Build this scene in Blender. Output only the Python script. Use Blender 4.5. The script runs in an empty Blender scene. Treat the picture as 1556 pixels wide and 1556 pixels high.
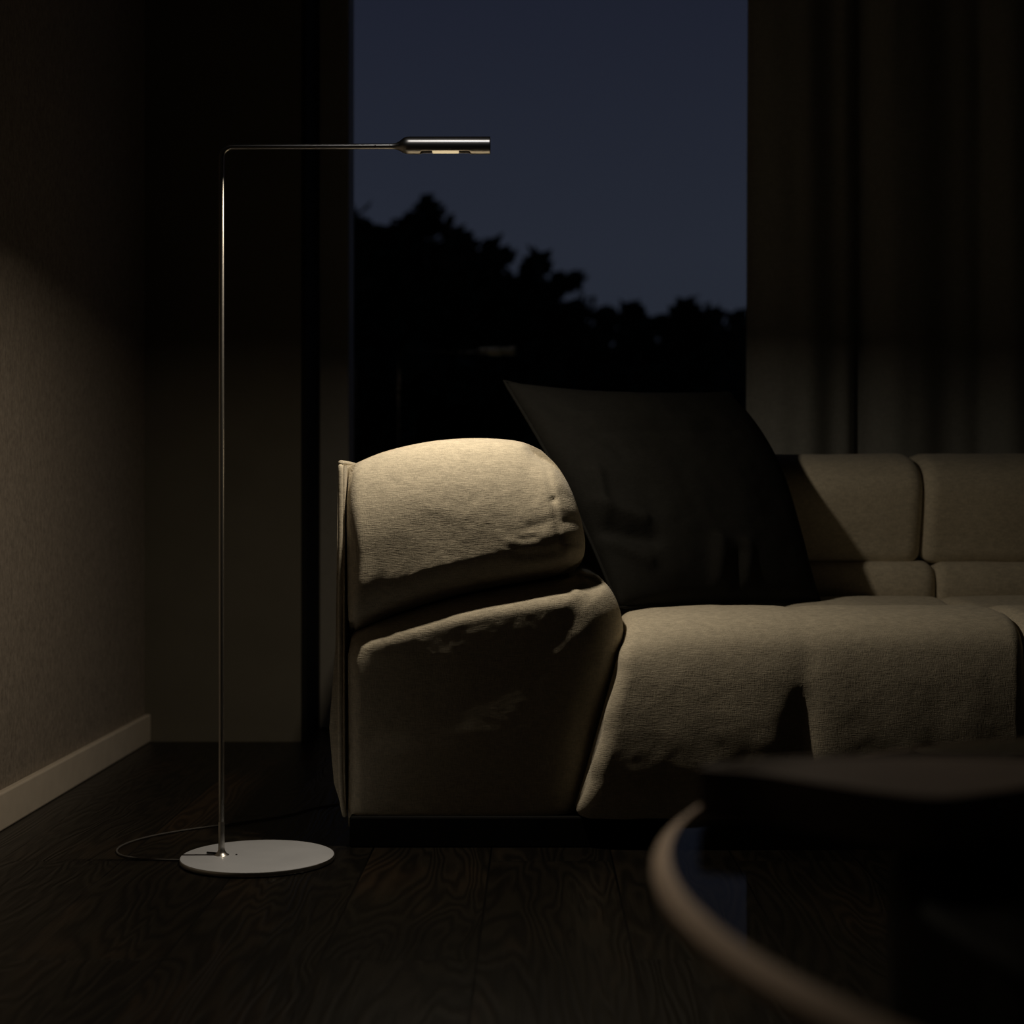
import bpy, bmesh, math, random
from mathutils import Vector, noise, Matrix

S = bpy.context.scene
COL = S.collection
PI = math.pi

# ------------------------------------------------------------------ camera
F, PX, PY, H = 2400.0, 813.0, 776.0, 0.543      # focal (px), principal point (px), eye height (m)
cam_d = bpy.data.cameras.new('camera')
cam = bpy.data.objects.new('camera', cam_d)
COL.objects.link(cam)
cam.location = (0, 0, H)
cam.rotation_euler = (PI / 2, 0, 0)
cam_d.sensor_width = 36.0
cam_d.lens = F / 1556.0 * 36.0
cam_d.shift_x = -(PX - 778) / 1556.0
cam_d.shift_y = (PY - 778) / 1556.0
cam_d.clip_start = 0.02
cam_d.clip_end = 300
cam_d.dof.use_dof = True
cam_d.dof.focus_distance = 2.5
cam_d.dof.aperture_fstop = 3.75
S.camera = cam

# ------------------------------------------------------------------ world: dusk sky
w = bpy.data.worlds.new('dusk')
S.world = w
w.use_nodes = True
nt = w.node_tree
nt.nodes.clear()
tc = nt.nodes.new('ShaderNodeTexCoord')
sp = nt.nodes.new('ShaderNodeSeparateXYZ')
cr = nt.nodes.new('ShaderNodeValToRGB')
bg = nt.nodes.new('ShaderNodeBackground')
ow = nt.nodes.new('ShaderNodeOutputWorld')
nt.links.new(tc.outputs['Generated'], sp.inputs[0])
nt.links.new(sp.outputs['Z'], cr.inputs[0])
nt.links.new(cr.outputs[0], bg.inputs['Color'])
nt.links.new(bg.outputs[0], ow.inputs[0])
els = cr.color_ramp.elements
els[0].position = 0.0
els[0].color = (0.0185, 0.0230, 0.0315, 1)
els[1].position = 1.0
els[1].color = (0.0055, 0.0070, 0.0140, 1)
e = els.new(0.16); e.color = (0.0185, 0.0225, 0.0345, 1)
e = els.new(0.33); e.color = (0.0120, 0.0145, 0.0265, 1)
bg.inputs['Strength'].default_value = 1.0

# ------------------------------------------------------------------ exposure
S.view_settings.view_transform = 'Standard'
S.view_settings.look = 'None'
S.view_settings.exposure = 0.0
S.view_settings.gamma = 1.0
S.view_settings.use_curve_mapping = False

LAMP_POWER = 3.5
ADDED_SPOT_POWER = .04
LAMP_COLOUR = (1.0, 0.86, 0.66)


# ------------------------------------------------------------------ helpers
def wp(px, py, Y):
    """photo pixel at depth Y -> world point"""
    return Vector(((px - PX) / F * Y, Y, H - (py - PY) / F * Y))


def on_plane(px, py, z):
    Y = (H - z) * F / (py - PY)
    return Vector(((px - PX) / F * Y, Y, z))


def link(name, me, mat=None, parent=None, smooth=True):
    o = bpy.data.objects.new(name, me)
    COL.objects.link(o)
    if mat:
        me.materials.append(mat)
    if parent:
        o.parent = parent
    if smooth:
        for p in me.polygons:
            p.use_smooth = True
    return o


def obj(name, bm, mat=None, parent=None, smooth=True, auto=None):
    me = bpy.data.meshes.new(name)
    bm.normal_update()
    bm.to_mesh(me)
    bm.free()
    o = link(name, me, mat, parent, smooth)
    if auto is not None:
        me.set_sharp_from_angle(angle=math.radians(auto))
    return o


def tag(o, label=None, cat=None, group=None, kind=None):
    if label: o['label'] = label
    if cat: o['category'] = cat
    if group: o['group'] = group
    if kind: o['kind'] = kind
    return o


def thing(name, label, cat, loc=(0, 0, 0), group=None, kind=None):
    o = bpy.data.objects.new(name, None)
    COL.objects.link(o)
    o.location = loc
    o.empty_display_size = 0.05
    return tag(o, label, cat, group, kind)


def box(bm, x0, x1, y0, y1, z0, z1, bev=0.0, seg=2):
    r = bmesh.ops.create_cube(bm, size=1.0)
    vs = r['verts']
    for v in vs:
        v.co.x = x0 + (v.co.x + .5) * (x1 - x0)
        v.co.y = y0 + (v.co.y + .5) * (y1 - y0)
        v.co.z = z0 + (v.co.z + .5) * (z1 - z0)
    if bev > 0:
        es = list({e for v in vs for e in v.link_edges})
        bmesh.ops.bevel(bm, geom=es, offset=bev, segments=seg, affect='EDGES', profile=.5)


def tube(bm, pts, rad, n=12, cap=True, closed=False):
    """sweep a circle along pts; rad may be a number or list"""
    pts = [Vector(p) for p in pts]
    N = len(pts)
    rings = []
    prev = None
    for i, p in enumerate(pts):
        if closed:
            t = pts[(i + 1) % N] - pts[i - 1]
        else:
            t = pts[min(i + 1, N - 1)] - pts[max(i - 1, 0)]
        t.normalize()
        if prev is None:
            up = Vector((0, 0, 1)) if abs(t.z) < .9 else Vector((0, 1, 0))
            a = t.cross(up).normalized()
        else:
            a = (prev - t * prev.dot(t)).normalized()
        prev = a
        b = t.cross(a)
        r = rad[i] if isinstance(rad, (list, tuple)) else rad
        rings.append([bm.verts.new(p + (a * math.cos(2 * PI * k / n) + b * math.sin(2 * PI * k / n)) * r) for k in range(n)])
    M = N if closed else N - 1
    for i in range(M):
        A, B = rings[i], rings[(i + 1) % N]
        for k in range(n):
            bm.faces.new((A[k], A[(k + 1) % n], B[(k + 1) % n], B[k]))
    if cap and not closed:
        bm.faces.new(rings[0][::-1])
        bm.faces.new(rings[-1])
    bmesh.ops.recalc_face_normals(bm, faces=bm.faces)


def lathe(bm, prof, centre=(0, 0, 0), n=48):
    """prof: list of (r, z) bottom to top, around Z"""
    c = Vector(centre)
    rings = []
    for r, z in prof:
        if r < 1e-6:
            rings.append([bm.verts.new(c + Vector((0, 0, z)))])
        else:
            rings.append([bm.verts.new(c + Vector((r * math.cos(2 * PI * k / n), r * math.sin(2 * PI * k / n), z))) for k in range(n)])
    for A, B in zip(rings, rings[1:]):
        for k in range(n):
            a0, a1 = A[k % len(A)], A[(k + 1) % len(A)]
            b0, b1 = B[k % len(B)], B[(k + 1) % len(B)]
            f = []
            for v in (a0, a1, b1, b0):
                if v not in f:
                    f.append(v)
            if len(f) > 2:
                bm.faces.new(f)
    bmesh.ops.recalc_face_normals(bm, faces=bm.faces)


def catmull(pts, per=8, closed=False):
    pts = [Vector(p) for p in pts]
    n = len(pts)
    out = []
    for i in range(n if closed else n - 1):
        if closed:
            p0, p1, p2, p3 = pts[i - 1], pts[i], pts[(i + 1) % n], pts[(i + 2) % n]
        else:
            p0, p1, p2, p3 = pts[max(i - 1, 0)], pts[i], pts[i + 1], pts[min(i + 2, n - 1)]
        for k in range(per):
            t = k / per
            out.append(.5 * ((2 * p1) + (p2 - p0) * t + (2 * p0 - 5 * p1 + 4 * p2 - p3) * t * t + (3 * p1 - p0 - 3 * p2 + p3) * t ** 3))
    if not closed:
        out.append(pts[-1])
    return out


def lerp(a, b, t): return a + (b - a) * t


def pw(x, tab):
    """smooth piecewise interpolation of a table [(x, y), ...]"""
    if x <= tab[0][0]: return tab[0][1]
    for (x0, y0), (x1, y1) in zip(tab, tab[1:]):
        if x <= x1:
            t = (x - x0) / (x1 - x0)
            return lerp(y0, y1, t * t * (3 - 2 * t))
    return tab[-1][1]


def fbm(x, y, z, oct=3):
    return noise.fractal(Vector((x, y, z)), 1.0, 2.0, oct)


# ------------------------------------------------------------------ materials
def new_mat(name):
    m = bpy.data.materials.new(name)
    m.use_nodes = True
    return m, m.node_tree, m.node_tree.nodes['Principled BSDF']


def N(nt, typ, **kw):
    n = nt.nodes.new(typ)
    for k, v in kw.items():
        if k in n.inputs:
            n.inputs[k].default_value = v
        else:
            setattr(n, k, v)
    return n


def plain(name, col, rough=.5, metal=0.0, spec=.5, noise_amt=0.12, noise_scale=30, bump=0.0):
    m, nt, b = new_mat(name)
    b.inputs['Roughness'].default_value = rough
    b.inputs['Metallic'].default_value = metal
    b.inputs['Specular IOR Level'].default_value = spec
    tc = N(nt, 'ShaderNodeTexCoord')
    no = N(nt, 'ShaderNodeTexNoise', Scale=noise_scale, Detail=4.0)
    nt.links.new(tc.outputs['Object'], no.inputs['Vector'])
    mx = N(nt, 'ShaderNodeMixRGB', blend_type='MIX')
    mx.inputs[1].default_value = (*[c * (1 - noise_amt) for c in col], 1)
    mx.inputs[2].default_value = (*[min(1, c * (1 + noise_amt)) for c in col], 1)
    nt.links.new(no.outputs[0], mx.inputs[0])
    nt.links.new(mx.outputs[0], b.inputs['Base Color'])
    if bump > 0:
        bp = N(nt, 'ShaderNodeBump', Strength=bump, Distance=.002)
        nt.links.new(no.outputs[0], bp.inputs['Height'])
        nt.links.new(bp.outputs[0], b.inputs['Normal'])
    return m


def fabric(name, col, dark=.72, weave=1.0, sheen=.15, strength=.45, dist=.0012):
    """linen: two crossed directions of stretched threads plus slub"""
    m, nt, b = new_mat(name)
    b.inputs['Roughness'].default_value = .92
    b.inputs['Specular IOR Level'].default_value = .12
    b.inputs['Sheen Weight'].default_value = sheen
    b.inputs['Sheen Roughness'].default_value = .6
    tc = N(nt, 'ShaderNodeTexCoord')
    hs = []
    for sc in ((90, 90, 900), (900, 500, 90)):
        mp = N(nt, 'ShaderNodeMapping')
        mp.inputs['Scale'].default_value = [s * weave for s in sc]
        nt.links.new(tc.outputs['Object'], mp.inputs['Vector'])
        no = N(nt, 'ShaderNodeTexNoise', Scale=1.0, Detail=2.0)
        nt.links.new(mp.outputs[0], no.inputs['Vector'])
        hs.append(no)
    ad = N(nt, 'ShaderNodeMath', operation='ADD')
    nt.links.new(hs[0].outputs[0], ad.inputs[0])
    nt.links.new(hs[1].outputs[0], ad.inputs[1])
    # slubs and pilling
    mp = N(nt, 'ShaderNodeMapping')
    mp.inputs['Scale'].default_value = (34, 34, 60)
    nt.links.new(tc.outputs['Object'], mp.inputs['Vector'])
    n3 = N(nt, 'ShaderNodeTexNoise', Scale=2.0, Detail=6.0, Roughness=.65)
    nt.links.new(mp.outputs[0], n3.inputs['Vector'])
    ad2 = N(nt, 'ShaderNodeMath', operation='MULTIPLY_ADD')
    ad2.inputs[1].default_value = 1.0
    nt.links.new(n3.outputs[0], ad2.inputs[0])
    nt.links.new(ad.outputs[0], ad2.inputs[2])
    rp = N(nt, 'ShaderNodeMapRange')
    rp.inputs['From Min'].default_value = 1.15
    rp.inputs['From Max'].default_value = 1.85
    nt.links.new(ad2.outputs[0], rp.inputs['Value'])
    mx = N(nt, 'ShaderNodeMixRGB')
    mx.inputs[1].default_value = (*[c * dark for c in col], 1)
    mx.inputs[2].default_value = (*[min(.95, c * 1.12) for c in col], 1)
    nt.links.new(rp.outputs[0], mx.inputs[0])
    nt.links.new(mx.outputs[0], b.inputs['Base Color'])
    bp = N(nt, 'ShaderNodeBump', Strength=strength, Distance=dist)
    nt.links.new(ad2.outputs[0], bp.inputs['Height'])
    nt.links.new(bp.outputs[0], b.inputs['Normal'])
    return m


def metal(name, col, rough, metallic=1.0, axis=(4, 4, 400), coat=0.0):
    m, nt, b = new_mat(name)
    b.inputs['Metallic'].default_value = metallic
    b.inputs['Coat Weight'].default_value = coat
    b.inputs['Coat Roughness'].default_value = .12
    b.inputs['Base Color'].default_value = (*col, 1)
    b.inputs['Roughness'].default_value = rough
    tc = N(nt, 'ShaderNodeTexCoord')
    mp = N(nt, 'ShaderNodeMapping')
    mp.inputs['Scale'].default_value = axis
    nt.links.new(tc.outputs['Object'], mp.inputs['Vector'])
    no = N(nt, 'ShaderNodeTexNoise', Scale=3.0, Detail=3.0)
    nt.links.new(mp.outputs[0], no.inputs['Vector'])
    rr = N(nt, 'ShaderNodeMapRange')
    rr.inputs['To Min'].default_value = rough * .88
    rr.inputs['To Max'].default_value = rough * 1.12
    nt.links.new(no.outputs[0], rr.inputs['Value'])
    nt.links.new(rr.outputs[0], b.inputs['Roughness'])
    return m


def glass(name, tint=(1, 1, 1), rough=0.0, ior=1.5):
    m, nt, b = new_mat(name)
    nt.nodes.remove(b)
    out = nt.nodes['Material Output']
    fr = N(nt, 'ShaderNodeFresnel', IOR=ior)
    tr = N(nt, 'ShaderNodeBsdfTransparent')
    tr.inputs[0].default_value = (*tint, 1)
    gl = N(nt, 'ShaderNodeBsdfGlossy')
    gl.inputs['Roughness'].default_value = rough
    mx = N(nt, 'ShaderNodeMixShader')
    ge = N(nt, 'ShaderNodeNewGeometry')
    iv = N(nt, 'ShaderNodeMath', operation='SUBTRACT')
    iv.inputs[0].default_value = 1.0
    nt.links.new(ge.outputs['Backfacing'], iv.inputs[1])
    ml = N(nt, 'ShaderNodeMath', operation='MULTIPLY')
    nt.links.new(fr.outputs[0], ml.inputs[0])
    nt.links.new(iv.outputs[0], ml.inputs[1])
    nt.links.new(ml.outputs[0], mx.inputs[0])
    nt.links.new(tr.outputs[0], mx.inputs[1])
    nt.links.new(gl.outputs[0], mx.inputs[2])
    nt.links.new(mx.outputs[0], out.inputs['Surface'])
    return m


def wallpaper(name, col):
    m, nt, b = new_mat(name)
    b.inputs['Roughness'].default_value = .85
    b.inputs['Specular IOR Level'].default_value = .25
    tc = N(nt, 'ShaderNodeTexCoord')
    n1 = N(nt, 'ShaderNodeTexNoise', Scale=120.0, Detail=5.0, Roughness=.7)
    nt.links.new(tc.outputs['Object'], n1.inputs['Vector'])
    mp = N(nt, 'ShaderNodeMapping')
    mp.inputs['Scale'].default_value = (140, 140, 70)
    nt.links.new(tc.outputs['Object'], mp.inputs['Vector'])
    n2 = N(nt, 'ShaderNodeTexNoise', Scale=1.0, Detail=4.0)
    nt.links.new(mp.outputs[0], n2.inputs['Vector'])
    ad = N(nt, 'ShaderNodeMath', operation='ADD')
    nt.links.new(n1.outputs[0], ad.inputs[0])
    nt.links.new(n2.outputs[0], ad.inputs[1])
    rp = N(nt, 'ShaderNodeMapRange')
    rp.inputs['From Min'].default_value = .7
    rp.inputs['From Max'].default_value = 1.3
    nt.links.new(ad.outputs[0], rp.inputs['Value'])
    mx = N(nt, 'ShaderNodeMixRGB')
    mx.inputs[1].default_value = (*[c * .7 for c in col], 1)
    mx.inputs[2].default_value = (*[c * 1.25 for c in col], 1)
    nt.links.new(rp.outputs[0], mx.inputs[0])
    nt.links.new(mx.outputs[0], b.inputs['Base Color'])
    bp = N(nt, 'ShaderNodeBump', Strength=.5, Distance=.0015)
    nt.links.new(ad.outputs[0], bp.inputs['Height'])
    nt.links.new(bp.outputs[0], b.inputs['Normal'])
    return m


def wood_floor(name):
    """dark smoked-oak boards running along Y, embossed cathedral grain"""
    m, nt, b = new_mat(name)
    tc = N(nt, 'ShaderNodeTexCoord')
    rot = N(nt, 'ShaderNodeMapping')
    rot.inputs['Rotation'].default_value = (0, 0, PI / 2)
    rot.inputs['Location'].default_value = (0.46, 0.07, 0)
    nt.links.new(tc.outputs['Object'], rot.inputs['Vector'])
    br = N(nt, 'ShaderNodeTexBrick', Scale=1.0)
    br.inputs['Brick Width'].default_value = 1.45
    br.inputs['Row Height'].default_value = .19
    br.inputs['Mortar Size'].default_value = .0016
    br.inputs['Mortar Smooth'].default_value = .2
    br.inputs['Color1'].default_value = (.25, .25, .25, 1)
    br.inputs['Color2'].default_value = (1, 1, 1, 1)
    br.inputs['Mortar'].default_value = (0, 0, 0, 1)
    br.offset = .37
    br.offset_frequency = 2
    nt.links.new(rot.outputs[0], br.inputs['Vector'])
    # shift the grain of every board by its tone
    sc = N(nt, 'ShaderNodeVectorMath', operation='SCALE')
    sc.inputs['Scale'].default_value = 7.0
    nt.links.new(br.outputs['Color'], sc.inputs[0])
    ad = N(nt, 'ShaderNodeVectorMath', operation='ADD')
    nt.links.new(tc.outputs['Object'], ad.inputs[0])
    nt.links.new(sc.outputs[0], ad.inputs[1])
    mp = N(nt, 'ShaderNodeMapping')
    mp.inputs['Scale'].default_value = (7.5, 1.15, 1)
    nt.links.new(ad.outputs[0], mp.inputs['Vector'])
    n0 = N(nt, 'ShaderNodeTexNoise', Scale=1.0, Detail=3.0, Roughness=.45, Distortion=.35)
    nt.links.new(mp.outputs[0], n0.inputs['Vector'])
    # contour lines of a smooth field = cathedral grain
    mu = N(nt, 'ShaderNodeMath', operation='MULTIPLY')
    mu.inputs[1].default_value = 150.0
    nt.links.new(n0.outputs[0], mu.inputs[0])
    sn = N(nt, 'ShaderNodeMath', operation='SINE')
    nt.links.new(mu.outputs[0], sn.inputs[0])
    mp2 = N(nt, 'ShaderNodeMapping')
    mp2.inputs['Scale'].default_value = (260, 9, 1)
    nt.links.new(ad.outputs[0], mp2.inputs['Vector'])
    n2 = N(nt, 'ShaderNodeTexNoise', Scale=1.0, Detail=4.0)
    nt.links.new(mp2.outputs[0], n2.inputs['Vector'])
    mp3 = N(nt, 'ShaderNodeMapping')
    mp3.inputs['Scale'].default_value = (5, 1.6, 1)
    nt.links.new(ad.outputs[0], mp3.inputs['Vector'])
    n3 = N(nt, 'ShaderNodeTexNoise', Scale=1.0, Detail=5.0, Roughness=.6)
    nt.links.new(mp3.outputs[0], n3.inputs['Vector'])
    rp = N(nt, 'ShaderNodeValToRGB')
    e = rp.color_ramp.elements
    e[0].position = .3; e[0].color = (.005, .0042, .0030, 1)
    e[1].position = .75; e[1].color = (.030, .018, .010, 1)
    x = e.new(.52); x.color = (.012, .0098, .0068, 1)
    nt.links.new(n3.outputs[0], rp.inputs[0])
    gr = N(nt, 'ShaderNodeMapRange')
    gr.inputs['From Min'].default_value = -1
    gr.inputs['From Max'].default_value = .9
    gr.inputs['To Min'].default_value = .45
    gr.inputs['To Max'].default_value = 1.1
    nt.links.new(sn.outputs[0], gr.inputs['Value'])
    mx = N(nt, 'ShaderNodeMixRGB', blend_type='MULTIPLY')
    mx.inputs[0].default_value = 1
    nt.links.new(rp.outputs[0], mx.inputs[1])
    nt.links.new(gr.outputs[0], mx.inputs[2])
    mr = N(nt, 'ShaderNodeMapRange')
    mr.inputs['To Min'].default_value = .15
    mr.inputs['To Max'].default_value = 1.0
    inv = N(nt, 'ShaderNodeMath', operation='SUBTRACT')
    inv.inputs[0].default_value = 1.0
    nt.links.new(br.outputs['Fac'], inv.inputs[1])
    nt.links.new(inv.outputs[0], mr.inputs['Value'])
    mx2 = N(nt, 'ShaderNodeMixRGB', blend_type='MULTIPLY')
    mx2.inputs[0].default_value = 1
    nt.links.new(mx.outputs[0], mx2.inputs[1])
    nt.links.new(mr.outputs[0], mx2.inputs[2])
    nt.links.new(mx2.outputs[0], b.inputs['Base Color'])
    b.inputs['Roughness'].default_value = .34
    b.inputs['Specular IOR Level'].default_value = .22
    h1 = N(nt, 'ShaderNodeMath', operation='MULTIPLY_ADD')
    h1.inputs[1].default_value = .5
    nt.links.new(sn.outputs[0], h1.inputs[0])
    nt.links.new(n2.outputs[0], h1.inputs[2])
    h2 = N(nt, 'ShaderNodeMath', operation='MULTIPLY_ADD')
    h2.inputs[1].default_value = 2.0
    nt.links.new(inv.outputs[0], h2.inputs[0])
    nt.links.new(h1.outputs[0], h2.inputs[2])
    bp = N(nt, 'ShaderNodeBump', Strength=.45, Distance=.0012)
    nt.links.new(h2.outputs[0], bp.inputs['Height'])
    nt.links.new(bp.outputs[0], b.inputs['Normal'])
    return m


def emitter(name, col, strength):
    m, nt, b = new_mat(name)
    b.inputs['Base Color'].default_value = (.8, .75, .6, 1)
    b.inputs['Emission Color'].default_value = (*col, 1)
    b.inputs['Emission Strength'].default_value = strength
    return m


M = dict(
    sofa=fabric('beige_linen', (.60, .535, .415)),
    pillow=fabric('charcoal_linen', (.012, .0118, .0105), dark=.8, sheen=.0),
    curtain=fabric('grey_curtain', (.40, .40, .37), dark=.85, weave=.6, strength=.2),
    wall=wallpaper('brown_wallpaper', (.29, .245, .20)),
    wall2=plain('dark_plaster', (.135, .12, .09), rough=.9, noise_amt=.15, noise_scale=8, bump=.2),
    ceil=plain('ceiling_paint', (.10, .095, .09), rough=.9),
    base=plain('painted_baseboard', (.70, .61, .50), rough=.5),
    floor=wood_floor('smoked_oak'),
    frame=plain('window_frame_paint', (.30, .275, .235), rough=.5),
    jamb=plain('black_jamb', (.010, .010, .009), rough=.8, spec=.1),
    pane=glass('window_glass', (1, 1, 1)),
    steel=metal('brushed_steel', (.90, .93, 1.0), .60, metallic=.80, coat=.45),
    pole=metal('satin_steel', (.56, .54, .51), .33),
    dark_steel=metal('dark_steel', (.05, .05, .05), .4),
    led=emitter('led_lens', (1.0, .78, .45), .62),
    black=plain('black_plastic', (.008, .008, .008), rough=.5),
    plinth=plain('black_plinth', (.006, .006, .006), rough=.7, spec=.1),
    cord=plain('cord_sheath', (.09, .085, .08), rough=.45),
    tglass=glass('table_glass', (.97, .975, .97), ior=1.30),
    rim=plain('bronze_edge', (.86, .69, .56), rough=.48, metal=1.0, spec=.5),
    drum=plain('black_stained_wood', (.006, .0055, .005), rough=.6, spec=.15),
    tray=plain('dark_walnut', (.52, .40, .33), rough=.6, spec=1.0, noise_scale=18, noise_amt=.3),
    leaf=plain('dark_leaf', (.018, .026, .014), rough=.8, spec=.1),
    bark=plain('bark', (.02, .017, .013), rough=.95, spec=.1),
    soil=plain('lawn', (.010, .014, .008), rough=1.0, spec=0.0),
)

# ------------------------------------------------------------------ the room
WX, WB, WR, WREAR, CEIL = -.903, 3.713, 3.2, -2.2, 2.7
FR0, FR1, GL = 3.937, 4.05, 4.035          # frame front, frame back, glass
JX = -.538                                 # left reveal of the window
TOPW = 2.45


def struct(name, bm, mat, smooth=False):
    o = obj(name, bm, mat, None, smooth)
    o['kind'] = 'structure'
    return o


bm = bmesh.new(); box(bm, WX - .2, WR + .2, WREAR - .2, FR1 + .02, -.12, 0.0); struct('floor', bm, M['floor'])
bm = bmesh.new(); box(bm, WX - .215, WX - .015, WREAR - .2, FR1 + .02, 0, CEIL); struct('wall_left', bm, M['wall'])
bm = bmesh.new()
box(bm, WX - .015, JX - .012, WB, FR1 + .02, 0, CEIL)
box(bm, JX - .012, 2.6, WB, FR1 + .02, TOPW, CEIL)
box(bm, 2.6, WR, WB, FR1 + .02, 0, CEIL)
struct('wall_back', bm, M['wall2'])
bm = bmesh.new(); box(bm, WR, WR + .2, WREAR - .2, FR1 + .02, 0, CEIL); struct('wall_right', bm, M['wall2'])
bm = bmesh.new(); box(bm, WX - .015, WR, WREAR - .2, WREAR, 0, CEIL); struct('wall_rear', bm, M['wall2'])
bm = bmesh.new(); box(bm, WX - .215, WR + .2, WREAR - .2, FR1 + .02, CEIL, CEIL + .12); struct('ceiling', bm, M['ceil'])
bm = bmesh.new(); box(bm, WX - .015, WX, WREAR, WB, 0, .0645, .003); struct('baseboard_left', bm, M['base'])
bm = bmesh.new(); box(bm, JX - .012, JX, WB + .004, FR0, 0, TOPW); struct('trim_1', bm, M['jamb'])

# tall window reaching down to the floor
win = bpy.data.objects.new('window_1', None); COL.objects.link(win)
win.location = (1.0, FR0, 0); win['kind'] = 'structure'


def under(o, parent):
    o.parent = parent
    o.matrix_parent_inverse = Matrix.Translation(-Vector(parent.location))
    return o


bm = bmesh.new()
box(bm, JX, -.464, FR0, FR1, 0, TOPW, .004)
box(bm, 2.53, 2.6, FR0, FR1, 0, TOPW, .004)
box(bm, -.464, 2.53, FR0, FR1, TOPW - .07, TOPW, .004)
box(bm, -.464, 2.53, FR0 + .02, FR1, 0, .05, .004)
under(obj('window_frame', bm, M['frame'], None, False), win)
bm = bmesh.new(); box(bm, -.470, 2.54, GL, GL + .008, .04, TOPW - .06)
under(obj('window_pane', bm, M['pane'], None, False), win)

# ------------------------------------------------------------------ outside
bm = bmesh.new(); box(bm, -40, 45, FR1 + .02, 80, -.35, -.15)
o = obj('lawn', bm, M['soil'], None, False); o['kind'] = 'structure'


def tree(name, label, cat, X, Y, height, crown_w, seed, lobes=9, leaves=2600, trunk=.12, low=.12, group=None):
    rnd = random.Random(seed)
    t = thing(name, label, cat, (X, Y, -.15), group)
    bm = bmesh.new()
    pts = [(0, 0, 0), (rnd.uniform(-.1, .1), 0, height * .3), (rnd.uniform(-.2, .2), rnd.uniform(-.1, .1), height * .62), (0, 0, height * .8)]
    tube(bm, catmull(pts, 4), [trunk * (1 - .7 * i / 12) for i in range(13)], 8)
    for k in range(5):
        a = rnd.uniform(0, 2 * PI); z0 = height * rnd.uniform(.25, .55)
        q = (math.cos(a) * crown_w * .3, math.sin(a) * crown_w * .3, z0 + height * .22)
        tube(bm, [(0, 0, z0), (q[0] * .5, q[1] * .5, z0 + height * .08), q], [trunk * .4, trunk * .3, trunk * .12], 6)
    obj('trunk', bm, M['bark'], t)
    # crown: leaf blades scattered through a tall body and rounded lobes on its outline
    L = []
    nl = lobes
    for k in range(nl):
        f = k / (nl - 1)
        zz = height * lerp(.10, .84, f)
        r = crown_w * .5 * (.9 + .2 * math.sin(PI * f)) * (1 if f < .6 else 1 - (f - .6) * 1.05)
        L.append((Vector((rnd.uniform(-.06, .06) * crown_w, rnd.uniform(-.05, .05) * crown_w, min(zz, height - r * .9))), r, 1.0))
    for k in range(12):
        a = rnd.uniform(0, 2 * PI)
        r = crown_w * rnd.uniform(.10, .18)
        zz = height * rnd.uniform(.60, .93)
        L.append((Vector((math.cos(a) * crown_w * .40, math.sin(a) * crown_w * .2, min(zz, height - r * .7))), r, .8))
    L.append((Vector((rnd.uniform(-.1, .1) * crown_w, 0, height - crown_w * .14)), crown_w * .17, 1.0))
    bm = bmesh.new()
    vol = [r ** 2 * d for _, r, d in L]
    tot = sum(vol)
    for (c, r, dn), v in zip(L, vol):
        for k in range(int(leaves * v / tot)):
            d = Vector((rnd.gauss(0, 1), rnd.gauss(0, .7), rnd.gauss(0, 1))).normalized()
            p = c + d * r * (rnd.random() ** .5) * rnd.uniform(.85, 1.1)
            if p.z < .05: continue
            s = rnd.uniform(.12, .26)
            n1 = Vector((rnd.gauss(0, 1), rnd.gauss(0, 1), rnd.gauss(0, 1))).normalized()
            n2 = n1.orthogonal().normalized()
            n3 = n1.cross(n2)
            vs = [bm.verts.new(p + n2 * s), bm.verts.new(p + n3 * s * .55 + n1 * s * .1), bm.verts.new(p - n2 * s), bm.verts.new(p - n3 * s * .55 + n1 * s * .1)]
            bm.faces.new(vs)
    obj('crown', bm, M['leaf'], t, False)
    return t


def tree_at(px, py, Y, wpx, seed, label, name='garden_tree', **kw):
    p = wp(px, py, Y)
    return tree(name, label, 'tree', p.x, Y, p.z + .15, wpx / F * Y, seed, **kw)


TG = 'trees beyond the window'
tree_at(548, 320, 20.5, 190, 11, 'dark tree at the left edge of the window glass', group=TG, leaves=3600)
tree_at(655, 304, 27.5, 200, 4, 'tallest dark tree, its round top below the lamp head', group=TG, leaves=5200, lobes=11)
tree_at(748, 368, 24.0, 170, 23, 'dark tree just right of and lower than the tallest tree', group=TG, leaves=3600)
tree_at(828, 386, 31.5, 120, 9, 'narrow dark tree with ragged top near the middle of the window', group=TG, leaves=2800)
tree_at(893, 450, 35, 140, 15, 'low dark tree whose round crown stands behind the cushion tip', group=TG, leaves=3000)
tree_at(965, 460, 28, 110, 36, 'small dark tree between two low crowns right of centre', group=TG, leaves=2600)
tree_at(1035, 455, 24, 120, 41, 'small loose-leaved dark tree, second from the curtain', group=TG, leaves=1700)
tree_at(1112, 474, 31, 130, 57, 'low dark tree half hidden by the curtain edge', group=TG, leaves=2200)

# low hedge in front of the trees
bm = bmesh.new()
rnd = random.Random(77)
for i in range(15000):
    x = rnd.uniform(-7, 9.5)
    top = 2.0 + .35 * fbm(x * .8, 3.3, .2) + .2 * fbm(x * 3, 1.1, 4)
    z = -.15 + (top + .15) * (rnd.random() ** .75)
    y = 17 + rnd.gauss(0, .4)
    s = rnd.uniform(.10, .2)
    n1 = Vector((rnd.gauss(0, 1), rnd.gauss(0, 1), rnd.gauss(0, 1))).normalized()
    n2 = n1.orthogonal().normalized(); n3 = n1.cross(n2)
    p = Vector((x, y, z))
    bm.faces.new([bm.verts.new(p + n2 * s), bm.verts.new(p + n3 * s * .6), bm.verts.new(p - n2 * s), bm.verts.new(p - n3 * s * .6)])
tag(obj('garden_hedge', bm, M['leaf'], None, False), 'long black hedge below the trees outside the window', 'hedge')

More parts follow.
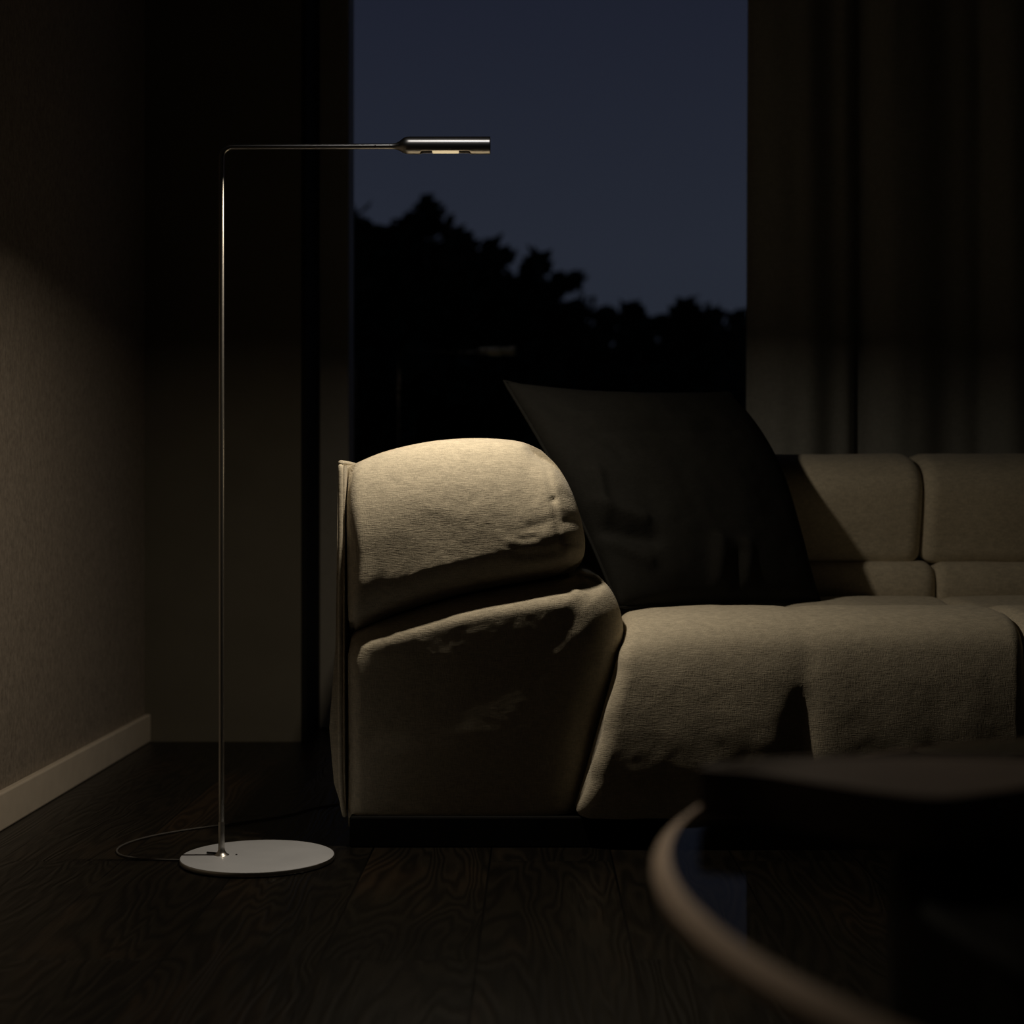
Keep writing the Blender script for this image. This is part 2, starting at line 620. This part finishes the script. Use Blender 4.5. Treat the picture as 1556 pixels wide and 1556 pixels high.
# ------------------------------------------------------------------ curtain
cu = thing('curtain', 'tall grey curtain hanging at the right side of the window behind the sofa', 'curtain', (1.2, 3.62, 0))
bm = bmesh.new()
nu, nv = 260, 60
grid = []
for j in range(nv + 1):
    z = .012 + (TOPW + .12 - .012) * j / nv
    row = []
    for i in range(nu + 1):
        u = i / nu
        x = lerp(.492, 2.55, u) + .004 * (z - .9) * (1 - u)
        # wide soft pleats; a deep narrow cleft about 0.25 m from the free edge
        s = (x - .492)
        y = 3.655 + .020 * math.cos(2 * PI * s / .245 + .35 * math.sin(s * 5)) + .008 * math.sin(2 * PI * s / .09 + z * .6) * (.4 + .3 * math.sin(s * 9))
        y += .055 * math.exp(-((s - .262) / .016) ** 2) + .03 * math.exp(-((s - .55) / .03) ** 2)
        y += .004 * fbm(s * 9, z * 1.3, 2.0)
        row.append(bm.verts.new((x, y, z)))
    grid.append(row)
for j in range(nv):
    for i in range(nu):
        bm.faces.new((grid[j][i], grid[j][i + 1], grid[j + 1][i + 1], grid[j + 1][i]))
o = under(obj('drape', bm, M['curtain']), cu)
sm = o.modifiers.new('thick', 'SOLIDIFY'); sm.thickness = .003; sm.offset = 0
bm = bmesh.new(); box(bm, -.5, 2.58, 3.60, 3.70, TOPW + .12, TOPW + .15, .004)
under(obj('curtain_rail', bm, M['frame']), cu)
bm = bmesh.new(); box(bm, .6, .63, 3.64, 3.66, TOPW + .15, CEIL)
under(obj('rail_bracket', bm, M['frame']), cu)
bm = bmesh.new(); box(bm, 2.3, 2.33, 3.64, 3.66, TOPW + .15, CEIL)
under(obj('rail_bracket', bm, M['frame']), cu)

# ------------------------------------------------------------------ spotlight added out of view to make the highlight along the lamp head
SPX, SPY, SPZ = -.16, 1.0, CEIL - .12
spot = thing('added_spotlight', 'unseen spotlight added to put a highlight on the floor lamp head', 'lamp', (SPX, SPY, CEIL))
aim = (Vector((-.14, 2.449, 1.09)) - Vector((SPX, SPY, SPZ))).normalized()
bm = bmesh.new()
p0 = Vector((SPX, SPY, SPZ))
box(bm, -.17, .17, -.06, .06, .002, .05, .006)
Rm = aim.to_track_quat('-Z', 'Y').to_matrix().to_4x4()
bmesh.ops.transform(bm, matrix=Matrix.Translation(p0) @ Rm, verts=bm.verts)
under(obj('added_spot_housing', bm, M['frame'], None, False), spot)
bm = bmesh.new(); box(bm, SPX - .01, SPX + .01, SPY - .03, SPY + .01, SPZ + .02, CEIL)
under(obj('added_spot_bracket', bm, M['frame'], None, False), spot)
sd = bpy.data.lights.new('added_spot_light', 'AREA')
sd.shape = 'RECTANGLE'; sd.size = .30; sd.size_y = .09
sd.energy = ADDED_SPOT_POWER; sd.spread = math.radians(15); sd.color = (1.0, .97, .95)  # narrow beam keeps this added light on the lamp head
so = bpy.data.objects.new('added_spot_light', sd); COL.objects.link(so)
so.matrix_world = Matrix.Translation(p0) @ Rm
under(so, spot)

# ------------------------------------------------------------------ sofa
sofa = thing('sofa', 'low beige linen sofa with padded arm and tufted seat, lit by the lamp', 'sofa', (.35, 2.95, 0))
SO = Vector(sofa.location)


def part(name, bm, mat, parent=sofa, smooth=True, auto=None):
    o = obj(name, bm, mat, None, smooth, auto)
    o.parent = parent
    if parent is sofa:
        o.matrix_parent_inverse = Matrix.Translation(-SO)
    return o


def seg_dist(p, a, b):
    ab = b - a
    t = max(0, min(1, (p - a).dot(ab) / max(1e-12, ab.length_squared)))
    return (p - (a + ab * t)).length


def puff(groups, D, bulge, centre, y_back, creases=(), wr=.0015, wr_s=14, rings=46, seed=0., mirror=None, per=10, cs=1.0, low=1.0):
    """padded block: outline given in front view (photo px at depth D, in groups each with its
    own round-over radius), domed towards the viewer and running back to y_back"""
    segs = []
    ring = []
    for pts, R, sm in groups:
        P = [wp(x, y, D) for x, y in pts]
        P = [Vector((p.x, p.z)) for p in P]
        Q = catmull([Vector((p.x, p.y, 0)) for p in P], per) if sm else [Vector((lerp(P[i].x, P[i + 1].x, k / per), lerp(P[i].y, P[i + 1].y, k / per), 0)) for i in range(len(P) - 1) for k in range(per)] + [Vector((P[-1].x, P[-1].y, 0))]
        Q = [Vector((q.x, q.y)) for q in Q]
        segs.append((Q, R))
        ring += Q[:-1]
    c = wp(centre[0], centre[1], D); c = Vector((c.x, c.z))
    px = D / F
    zlo, zhi = min(p.y for p in ring), max(p.y for p in ring)
    bm = bmesh.new()

    def front(p):
        q = 0
        for Q, R in segs:
            d = min(seg_dist(p, Q[i], Q[i + 1]) for i in range(0, len(Q) - 1))
            q += max(0, 1 - d / R) ** 4
        q = min(1, q ** .25)
        g = math.sqrt(max(0, 1 - q * q))
        y = D - bulge * g * lerp(low, 1.0, max(0, min(1, (p.y - zlo) / (zhi - zlo))))
        X = p.x / px + PX
        Yp = PY - (p.y - H) / px
        for (x1, y1, x2, y2, wd, am) in creases:
            d = seg_dist(Vector((X, Yp)), Vector((x1, y1)), Vector((x2, y2)))
            y -= cs * am * math.exp(-(d / wd) ** 2) * min(1, g * 1.6)
        y += wr * g * fbm(p.x * wr_s + seed, p.y * wr_s * 1.3, seed, 4) + wr * .5 * g * fbm(p.x * wr_s * 3 + seed, p.y * wr_s * 3, seed + 4, 3)
        return y
    n = len(ring)
    rows = []
    for r in range(rings + 1):
        s = 1 - (r / (rings + 1)) ** 1.35 if r else 1.0
        row = []
        for p in ring:
            q = c + (p - c) * s
            row.append(bm.verts.new((q.x, front(q) if r else D, q.y)))
        rows.append(row)
    cv = bm.verts.new((c.x, front(c), c.y))
    back = []
    for k in range(1, 5):
        yy = lerp(D, y_back, k / 4)
        back.append([bm.verts.new((p.x, yy, p.y)) for p in ring])
    allr = back[::-1] + rows
    for A, B in zip(allr, allr[1:]):
        for k in range(n):
            bm.faces.new((A[k], A[(k + 1) % n], B[(k + 1) % n], B[k]))
    for k in range(n):
        bm.faces.new((rows[-1][k], rows[-1][(k + 1) % n], cv))
    bm.faces.new(back[-1][::-1])
    bmesh.ops.recalc_face_normals(bm, faces=bm.faces)
    if mirror is not None:
        for v in bm.verts:
            v.co.x = 2 * mirror - v.co.x
        bmesh.ops.reverse_faces(bm, faces=bm.faces)
    return bm


DA = 2.60
YB = 3.44
UP = [  # upper arm cushion: top, right end, bottom, left
    ([(526, 712), (545, 702), (585, 686), (640, 673), (690, 667), (740, 666), (790, 671), (822, 684)], .135, True),
    ([(822, 684), (848, 710), (868, 745), (882, 785), (889, 822), (886, 848), (872, 868)], .055, True),
    ([(872, 868), (820, 880), (740, 894), (660, 914), (590, 938), (530, 968)], .06, True),
    ([(530, 968), (526, 712)], .035, False),
]
UC = [  # gathers at the end seam, belly folds
    (824, 686, 840, 760, 5, -.0065), (840, 760, 857, 868, 5, -.0060), (835, 720, 846, 790, 9, .0015),
    (851, 735, 872, 748, 4, .0030), (853, 752, 878, 762, 5, -.0025), (853, 772, 882, 778, 6, .0020),
    (856, 792, 884, 792, 5, -.0022), (856, 808, 884, 806, 6, .0020), (857, 825, 880, 824, 5, -.002),
    (838, 790, 806, 800, 8, -.0018), (845, 810, 775, 822, 9, .0022), (850, 835, 790, 842, 7, -.0035),
    (852, 850, 770, 868, 8, .0025), (815, 815, 790, 818, 5, -.002),
    (533, 945, 565, 870, 8, .0040), (552, 950, 585, 885, 10, -.0040), (532, 900, 545, 800, 8, -.002),
    (640, 890, 760, 860, 14, -.002), (690, 760, 770, 720, 30, -.0015),
]
LOW = [
    ([(529, 962), (570, 944), (620, 928), (700, 906), (780, 891), (850, 880), (885, 875), (906, 877)], .042, True),
    ([(906, 877), (924, 890), (938, 915), (946, 945), (947, 975), (938, 1012), (926, 1050), (912, 1098), (900, 1150), (888, 1200), (872, 1256)], .07, True),
    ([(872, 1256), (529, 1256)], .03, False),
    ([(529, 1256), (529, 962)], .03, False),
]
LC = [
    (925, 905, 850, 985, 18, .0050), (905, 905, 815, 985, 20, -.0045), (940, 960, 860, 1035, 22, -.0050),
    (930, 985, 900, 1060, 16, .0050), (885, 1000, 870, 1130, 28, -.0070), (905, 1060, 895, 1180, 12, .0035),
    (560, 1010, 700, 975, 40, .0016), (600, 1080, 760, 1010, 50, -.003), (620, 1130, 760, 1080, 40, .003),
    (770, 970, 860, 915, 20, .0022),
]


def arm(mirror=None):
    b1 = puff(UP, DA, .082, (700, 800), YB, UC, wr=.0009, seed=1.3, mirror=mirror, cs=.65)
    part('arm_cushion', b1, M['sofa'])
    b2 = puff(LOW, DA, .086, (720, 1070), YB, LC, wr=.0006, seed=5.1, mirror=mirror, cs=.22, low=.50)
    part('arm_body', b2, M['sofa'])
    # outer shell panel with a corded edge
    xo = wp(526, 0, DA).x
    ztop = wp(0, 706, 2.535).z
    bm = bmesh.new()
    prof = [(2.580, .05), (2.568, .10), (2.564, .145), (2.562, .19), (2.562, .25), (2.562, .32), (2.562, .45), (2.562, ztop - .015), (2.566, ztop), (2.7, ztop + .004), (3.44, ztop), (3.462, ztop - .02), (3.462, .05)]
    th = lambda z: pw(z, [(.05, .003), (.10, .016), (.19, .023), (.32, .013), (.6, .0085)])
    A = [bm.verts.new((xo + .002, y, z)) for y, z in prof]
    B = [bm.verts.new((xo - th(z), y + .001, z)) for y, z in prof]
    n = len(prof)
    for k in range(n):
        bm.faces.new((A[k], A[(k + 1) % n], B[(k + 1) % n], B[k]))
    bm.faces.new(A[::-1]); bm.faces.new(B)
    bmesh.ops.recalc_face_normals(bm, faces=bm.faces)
    if mirror is not None:
        for v in bm.verts: v.co.x = 2 * mirror - v.co.x
        bmesh.ops.reverse_faces(bm, faces=bm.faces)
    sh = part('side_panel', bm, M['sofa'], auto=40)
    bm = bmesh.new()
    pts = [(xo + .001, 2.575, .046), (xo - .002, 2.560, .075), (xo - .0035, 2.552, .14)] + [(xo - .0032, 2.549, z) for z in (.2, .3, .4, .5)] + [(xo - .0032, 2.550, ztop - .02), (xo - .0032, 2.556, ztop), (xo - .0032, 2.575, ztop + .004), (xo - .0032, 2.8, ztop + .005), (xo - .0032, 3.43, ztop + .003)]
    tube(bm, catmull(pts, 5), .0042, 10)
    if mirror is not None:
        for v in bm.verts: v.co.x = 2 * mirror - v.co.x
        bmesh.ops.reverse_faces(bm, faces=bm.faces)
    o = obj('piping', bm, M['sofa'], None)
    o.parent = sh


SEAM = .782          # where the two seat modules meet
XR = 1.50
arm()
MIR = (0.062 + XR) / 2 + .0
arm(mirror=MIR)


def sweep(xl, xr, prof, nu, round_l, round_r, disp, yc=None):
    """padded band: prof(v)->(y,z) list swept from xl(v) to xr(v); ends rounded over"""
    bm = bmesh.new()
    nP = len(prof)
    nrm = []
    for k in range(nP):
        a = Vector(prof[max(k - 1, 0)]); b = Vector(prof[min(k + 1, nP - 1)])
        t = (b - a).normalized()
        nrm.append(Vector((-t.y, t.x)))      # outward (left of travel)
    rows = []
    for k in range(nP):
        v = k / (nP - 1)
        row = []
        a, b = xl(v), xr(v)
        for i in range(nu + 1):
            u = i / nu
            u = .5 - .5 * math.cos(PI * u) if True else u
            u = lerp(i / nu, u, .75)
            x = lerp(a, b, u)
            off = 0
            for d, R in ((x - a, round_l), (b - x, round_r)):
                if R > 0 and d < R:
                    q = 1 - d / R
                    off -= R * .85 * (1 - math.sqrt(max(0, 1 - q * q)))
            off += disp(x, v, prof[k][0], prof[k][1])
            row.append(bm.verts.new((x, prof[k][0] + nrm[k].x * off, prof[k][1] + nrm[k].y * off)))
        rows.append(row)
    for A, B in zip(rows, rows[1:]):
        for i in range(nu):
            bm.faces.new((A[i], A[i + 1], B[i + 1], B[i]))
    # close ends and bottom
    bm.faces.new([r[0] for r in rows])
    bm.faces.new([r[-1] for r in rows][::-1])
    bm.faces.new(rows[0][::-1] + rows[-1])
    bmesh.ops.recalc_face_normals(bm, faces=bm.faces)
    return bm


def dens(pts, per):
    return [(p.x, p.y) for p in catmull([Vector((a, b, 0)) for a, b in pts], per)]


SEATP = dens([(2.570, .043), (2.540, .050), (2.520, .10), (2.514, .17), (2.515, .24), (2.521, .295), (2.535, .338), (2.568, .364), (2.622, .376), (2.72, .380), (2.80, .374),
              (2.88, .368), (2.95, .371), (3.03, .377), (3.11, .374), (3.18, .355), (3.22, .33)], 9)
nS = len(SEATP)


def seat_left(v):
    y, z = SEATP[min(nS - 1, int(v * (nS - 1) + .5))]
    fr = pw(z, [(.04, wp(874, 0, 2.56).x), (.12, wp(897, 0, 2.55).x), (.2, wp(917, 0, 2.53).x), (.3, wp(938, 0, 2.55).x), (.38, wp(947, 0, 2.6).x)])
    return fr


def seat_disp(x, v, y, z, seed, chans):
    off = 0.0
    for cx, amp, wd in chans:
        # channel: shallow on the crest, deep low on the front
        depth = pw(z, [(.04, 1.3), (.17, 1.1), (.28, .25), (.37, .08)]) if y < 2.6 else pw(y, [(2.6, .08), (2.74, .3), (2.87, 1.0), (3.1, .5), (3.2, .8)])
        off -= amp * depth * math.exp(-abs((x - cx + .01 * math.sin(z * 9)) / wd) ** 1.5)
    if y < 2.62:
        off += .0007 * fbm(x * 8 + seed, z * 11, seed, 3) + .0004 * fbm(x * 30, z * 38, seed, 3)
        # hanging folds near the bottom
        off += .0008 * pw(z, [(.05, 1), (.22, .6), (.33, 0)]) * math.sin(x * 55 + 3 * fbm(x * 5, z * 6, 1.0, 2))
    else:
        off += .0025 * fbm(x * 8 + seed, y * 8, seed, 3)
        off += .004 * (1 - abs((y - 2.87) / .5)) * math.cos((x - .06) * 2 * PI / .36) * 0
    off -= .020 * math.exp(-((x - .13) / .055)) * pw(z, [(.30, 0), (.36, 1)]) if x < .5 else 0
    # tuft rows across the seat top
    off -= .006 * math.exp(-((y - 2.875) / .03) ** 2) if y > 2.62 else 0
    return off


CH = [(wp(1226, 0, 2.53).x, .013, .022)]
bm = sweep(seat_left, lambda v: SEAM + (.004 if SEATP[min(nS - 1, int(v * (nS - 1) + .5))][0] < 2.62 else .0), SEATP, 130, .026, .022,
           lambda x, v, y, z: seat_disp(x, v, y, z, 2.0, CH))
part('seat_cushion', bm, M['sofa'])
bm = sweep(lambda v: SEAM + .005, lambda v: XR - (seat_left(v) - .062) , SEATP, 110, .03, .045,
           lambda x, v, y, z: seat_disp(x, v, y, z, 7.7, [(SEAM + .36, .013, .022)]))
part('seat_cushion', bm, M['sofa'])

BLOW = dens([(3.30, .30), (3.20, .305), (3.165, .335), (3.150, .38), (3.156, .42), (3.175, .437), (3.23, .445), (3.30, .445)], 6)
BUP = dens([(3.30, .436), (3.205, .436), (3.180, .448), (3.166, .485), (3.149, .545), (3.147, .60), (3.180, .640), (3.255, .659), (3.33, .660), (3.40, .648), (3.435, .60), (3.44, .44), (3.44, .31)], 6)


def back_disp(seed):
    def f(x, v, y, z):
        return .0022 * fbm(x * 7 + seed, z * 9, seed, 3) + .003 * math.cos((z - .45) * 9) * 0
    return f


xi = wp(526, 0, DA).x + .03
for a, b, sd in ((xi, SEAM - .004, .4), (SEAM - .004, 1.85, 3.4)):
    part('back_cushion', sweep(lambda v: a, lambda v: b, BUP, 90, .03, .03, back_disp(sd)), M['sofa'])
for a, b, sd in ((.05, SEAM + .022, 9.4), (SEAM + .022, XR + .01, 6.4)):
    part('back_roll', sweep(lambda v: a, lambda v: b, BLOW, 80, .02, .03, back_disp(sd)), M['sofa'])

bm = bmesh.new()
box(bm, wp(531, 0, 2.545).x, 2 * MIR - wp(531, 0, 2.545).x, 2.545, 3.40, 0, .05, .003)
part('plinth', bm, M['plinth'], smooth=False)

# ------------------------------------------------------------------ scatter cushion
pil = thing('scatter_cushion', 'large dark grey cushion leaning in the sofa corner beside the padded arm', 'cushion', (.26, 2.95, .378))
BL, TL = wp(940, 952, 2.79), wp(766, 579, 2.98)
TR, BR = wp(1108, 597, 3.12), wp(1246, 925, 2.97)
BL.z = max(BL.z, .372); BR.z = max(BR.z, .372)
nrmP = (TR - BL).cross(TL - BR).normalized()
if nrmP.y > 0: nrmP.negate()
n = 64
bm = bmesh.new()
PCR = [(.02, .40, .20, .30, .030, .010), (.0, .30, .22, .22, .028, -.009), (.03, .24, .16, .14, .025, .008), (.10, .52, .05, .34, .030, .008),
       (.45, .03, .52, .20, .03, .007), (.53, .02, .60, .16, .025, -.007), (.60, .04, .64, .18, .03, .006), (.2, .70, .8, .72, .02, -.003), (.15, .80, .7, .78, .02, .003), (.05, .9, .25, .6, .03, -.004)]


def pil_point(u, v, side):
    # edges bow inwards a little between the corners
    bu = .012 * math.sin(PI * u); bv = .006 * math.sin(PI * v)
    uu = lerp(u, .5, bv * 2 * abs(u - .5) * 1.4)
    vv = lerp(v, .5, bu * 2 * abs(v - .5) * 1.4)
    p = BL * (1 - uu) * (1 - vv) + BR * uu * (1 - vv) + TR * uu * vv + TL * (1 - uu) * vv
    p = p + Vector((.030 * u ** 3 * math.sin(PI * v ** 1.5), 0, -.016 * v ** 3 * math.sin(PI * u ** .8)))
    p = p + Vector((.012 * (1 - u) ** 4 * math.sin(PI * v), 0, 0))
    e = max(0, (1 - (2 * u - 1) ** 2)) * max(0, (1 - (2 * v - 1) ** 2))
    t = .085 * e ** .42
    d = t
    if side > 0:
        for (a, b, c, dd, wd, am) in PCR:
            ds = seg_dist(Vector((u, v)), Vector((a, b)), Vector((c, dd)))
            d += 1.5 * am * math.exp(-(ds / wd) ** 2) * min(1, e * 6)
        d += .006 * min(1, e * 4) * fbm(u * 4, v * 4, 1.7, 4)
    else:
        d = t * .55
    return p + nrmP * d * side


front = [[bm.verts.new(pil_point(i / n, j / n, 1)) for i in range(n + 1)] for j in range(n + 1)]
back = [[front[j][i] if i in (0, n) or j in (0, n) else bm.verts.new(pil_point(i / n, j / n, -1)) for i in range(n + 1)] for j in range(n + 1)]
for j in range(n):
    for i in range(n):
        bm.faces.new((front[j][i], front[j][i + 1], front[j + 1][i + 1], front[j + 1][i]))
        bm.faces.new((back[j][i], back[j + 1][i], back[j + 1][i + 1], back[j][i + 1]))
bmesh.ops.recalc_face_normals(bm, faces=bm.faces)
under(obj('cushion_cover', bm, M['pillow']), pil)
bm = bmesh.new()
ed = [pil_point(i / 30, 0, 1) for i in range(30)] + [pil_point(1, i / 30, 1) for i in range(30)] + [pil_point(1 - i / 30, 1, 1) for i in range(30)] + [pil_point(0, 1 - i / 30, 1) for i in range(30)]
tube(bm, ed, .0032, 8, closed=True)
under(obj('cushion_seam', bm, M['pillow']), pil)

# ------------------------------------------------------------------ floor lamp
LY = 2.449
k = LY / F
lx = lambda px: (px - PX) * k
lz = lambda py: H - (py - PY) * k
lamp = thing('floor_lamp', 'slim steel reading lamp with round base, its arm reaching over the sofa', 'lamp', (lx(391.5), LY, 0))
LO = lamp


def lpart(name, bm, mat, parent=None, smooth=True, auto=35):
    o = obj(name, bm, mat, None, smooth, auto)
    if parent is None:
        return under(o, lamp)
    o.parent = parent
    return o


R = .1186
bm = bmesh.new()
lathe(bm, [(0, .0015), (R - .0012, .0015), (R - .0012, .0082), (R * .6, .0085), (0, .0085)], (lx(391.5), LY, 0), 160)
base = lpart('base', bm, M['steel'], auto=30)
bm = bmesh.new()
lathe(bm, [(R - .0014, .0015), (R - .0005, .0018), (R, .0028), (R, .0074), (R - .0004, .0081), (R - .0012, .00835), (R - .0014, .0015)], (lx(391.5), LY, 0), 160)
o = obj('base_edge', bm, M['pole'], None, True, 30)
o.parent = base
for a in (.5, 2.6, 4.7):
    bm = bmesh.new()
    lathe(bm, [(0, 0), (.008, 0), (.008, .0016), (0, .0016)], (lx(391.5) + .09 * math.cos(a), LY + .09 * math.sin(a), 0), 16)
    lpart('base_pad', bm, M['black'])
XP, YP = lx(335.8), LY + .004
pr = .0042
za = lz(222.3)
bend = .017
pts = [(XP, YP, .0085 + .9 * .0)] + [(XP, YP, lerp(.03, za - bend, i / 12)) for i in range(13)]
for i in range(1, 9):
    a = PI / 2 * i / 9
    pts.append((XP + bend - bend * math.cos(a), YP, za - bend + bend * math.sin(a)))
xh0 = lx(593)
pts += [(lerp(XP + bend, xh0, i / 8), lerp(YP, LY, i / 8), za) for i in range(9)]
bm = bmesh.new()
tube(bm, pts, pr, 20)
pole = lpart('pole', bm, M['pole'], auto=60)
bm = bmesh.new()
lathe(bm, [(pr, .060), (pr + .0006, .0585), (pr + .0007, .022), (.0052, .017), (.0066, .013), (.0088, .0105), (.0110, .0093), (.0118, .0085)][::-1], (XP, YP, 0), 32)
lpart('pole_socket', bm, M['pole'])
bm = bmesh.new()
lathe(bm, [(0, .0085), (.0016, .0085), (.0016, .0094), (.0010, .0098), (0, .0098)], (lx(358.5), LY + .004, 0), 12)
lpart('base_screw', bm, M['dark_steel'])
bm = bmesh.new()
tube(bm, [(XP - .004, YP + .002, .0100), (XP - .014, YP + .004, .0105), (XP - .024, YP + .007, .0105)], .0016, 8)
lpart('cord_clip', bm, M['dark_steel'])

# head: taper and tube along +X with a slot in the belly
zc = lz(220.9)
Rh = 13.2 * k
prof = [(xh0 - .001, pr), (lx(597), pr * 1.03), (lx(602), pr * 1.25), (lx(607), pr * 1.75), (lx(612), Rh * .80), (lx(616), Rh * .93), (lx(620), Rh * .99), (lx(624), Rh)]
nx = [lx(624) + (lx(745) - lx(624)) * i / 121 for i in range(122)]
rings_ = [(x, r) for x, r in catmull([Vector((a, b, 0)) for a, b in prof], 4) and [(p.x, p.y) for p in catmull([Vector((a, b, 0)) for a, b in prof], 4)][:-1]] + [(x, Rh) for x in nx]
NA = 96
bm = bmesh.new()
vr = []
for x, r in rings_:
    zz = zc if r > Rh * .9 else lerp(za, zc, max(0, (r - pr) / (Rh - pr)))
    vr.append([bm.verts.new((x, LY + r * math.sin(2 * PI * a / NA), zz - r * math.cos(2 * PI * a / NA))) for a in range(NA)])
ys0 = 9.7 / 13.2          # slot reaches up to this fraction of the radius below the axis
for i in range(len(vr) - 1):
    xm = (rings_[i][0] + rings_[i + 1][0]) / 2 / k + PX
    for a in range(NA):
        am = 2 * PI * (a + .5) / NA
        dep = math.cos(am)
        if dep > ys0:
            grow = 3.2 * (dep - ys0) / (1 - ys0)
            if 641.5 - grow < xm < 712.5 + grow:
                continue
        bm.faces.new((vr[i][a], vr[i + 1][a], vr[i + 1][(a + 1) % NA], vr[i][(a + 1) % NA]))
for v in [v for v in bm.verts if not v.link_faces]:
    bm.verts.remove(v)
bmesh.ops.recalc_face_normals(bm, faces=bm.faces)
head = lpart('lamp_head', bm, M['pole'], auto=50)
sm = head.modifiers.new('wall', 'SOLIDIFY'); sm.thickness = .0012; sm.offset = -1
# end cap, seam ring, LED lens, dark interior, set screw
bm = bmesh.new()
tube(bm, [(lx(741.5), LY, zc), (lx(744.6), LY, zc)], Rh - .0013, 48)
cap_bm = bm


def hpart(name, bm, mat):
    o = obj(name, bm, mat, None, True, 35)
    o.parent = head
    return o


hpart('end_cap', cap_bm, M['pole'])


bm = bmesh.new()
box(bm, lx(657), lx(697), LY - .0062, LY + .0062, zc - 11.2 * k, zc - 4 * k, .0008)
hpart('led_lens', bm, M['led'])
bm = bmesh.new()
box(bm, lx(632), lx(722), LY - .0085, LY + .0085, zc - 8.2 * k, zc - 3.0 * k)
hpart('led_housing', bm, M['black'])
bm = bmesh.new()
tube(bm, [(lx(570.5), LY - .0030, za + .0002), (lx(570.5), LY - .0047, za + .0002)], .0010, 10)
lpart('set_screw', bm, plain('bright_steel', (.8, .8, .8), rough=.2, metal=1.0, noise_amt=.02))

ld = bpy.data.lights.new('lamp_light', 'AREA')
ld.shape = 'RECTANGLE'
ld.size = .040
ld.size_y = .015
ld.spread = math.radians(168)
ld.energy = LAMP_POWER
ld.color = LAMP_COLOUR
lo = bpy.data.objects.new('lamp_light', ld)
COL.objects.link(lo)
lo.location = (lx(677), LY, zc - 13.8 * k)
under(lo, lamp)

# cord on the floor behind the lamp, going under the sofa
cp = [on_plane(x, y, .0025) for x, y in ((560, 1212), (508, 1222), (440, 1237), (380, 1247), (330, 1254), (280, 1261), (230, 1270), (195, 1280), (178, 1290), (184, 1299), (215, 1304), (262, 1306))]
cp[0] = Vector((cp[1].x + .22, cp[1].y + .14, .0025))
cp.append(Vector((lx(391.5) - R + .03, LY + .006, .0025)))
bm = bmesh.new()
# flatten under the disc edge so that it slips below the base
pts = catmull(cp, 8)
tube(bm, [Vector((p.x, p.y, .0019)) for p in pts], .0016, 8)
lpart('power_cord', bm, M['cord'])

# ------------------------------------------------------------------ round glass coffee table
TZ = .350
kk = (H - TZ) * F * 1e-3
tc_ = Vector((1.30 * kk, 1.82 * kk, 0))
TR_ = 1.152 * kk
tab = thing('coffee_table', 'round glass-topped coffee table on a black drum, blurred in front of the sofa', 'table', tc_)


def tpart(name, bm, mat, smooth=True, auto=35):
    return under(obj(name, bm, mat, None, smooth, auto), tab)


bm = bmesh.new()
lathe(bm, [(0, TZ - .010), (TR_ - .006, TZ - .010), (TR_ - .006, TZ - .0005), (0, TZ - .0005)], tc_, 160)
tpart('glass_top', bm, M['tglass'])
bm = bmesh.new()
ri, ro = TR_ - .0055, TR_ + .0045
rp = [(ri, TZ - .011), (ro - .0005, TZ - .011), (ro, TZ - .0105), (ro, TZ - .0054), (ro - .0069, TZ), (ri, TZ), (ri, TZ - .011)]
lathe(bm, rp, tc_, 200)
tpart('edge_band', bm, M['rim'], auto=30)
bm = bmesh.new()
RD = TR_ * .755
lathe(bm, [(0, 0), (RD - .004, 0), (RD, .004), (RD, TZ - .016), (RD - .004, TZ - .0112), (0, TZ - .0112)], tc_, 120)
tpart('drum_base', bm, M['drum'])

# dark tray standing on the glass
ZT = TZ + .032
tray = thing('serving_tray', 'dark wooden tray with rounded corners standing on the glass coffee table', 'tray')
oc = [on_plane(x, y, ZT) for x, y in ((1062, 1166), (1110, 1157), (1200, 1150), (1330, 1146), (1470, 1147), (1600, 1152), (1720, 1160), (1745, 1168), (1700, 1178), (1600, 1190), (1500, 1205), (1425, 1212), (1345, 1205), (1250, 1191), (1150, 1175), (1085, 1170))]
cen = sum(oc, Vector()) / len(oc)
tray.location = (cen.x, cen.y, TZ)
ring = catmull(oc, 8, True)
bm = bmesh.new()
lv = [(.90, TZ + .0005), (.965, TZ + .001), (.99, TZ + .006), (1.0, TZ + .018), (1.0, ZT - .003), (.992, ZT), (.90, ZT), (.89, ZT - .0008), (.5, ZT - .0010)]
rows = [[bm.verts.new((cen.x + (p.x - cen.x) * s, cen.y + (p.y - cen.y) * s, z)) for p in ring] for s, z in lv]
n = len(ring)
for A, B in zip(rows, rows[1:]):
    for i in range(n):
        bm.faces.new((A[i], A[(i + 1) % n], B[(i + 1) % n], B[i]))
bm.faces.new(rows[0][::-1]); bm.faces.new(rows[-1])
bmesh.ops.recalc_face_normals(bm, faces=bm.faces)
under(obj('tray_body', bm, M['tray'], None, True, 40), tray)
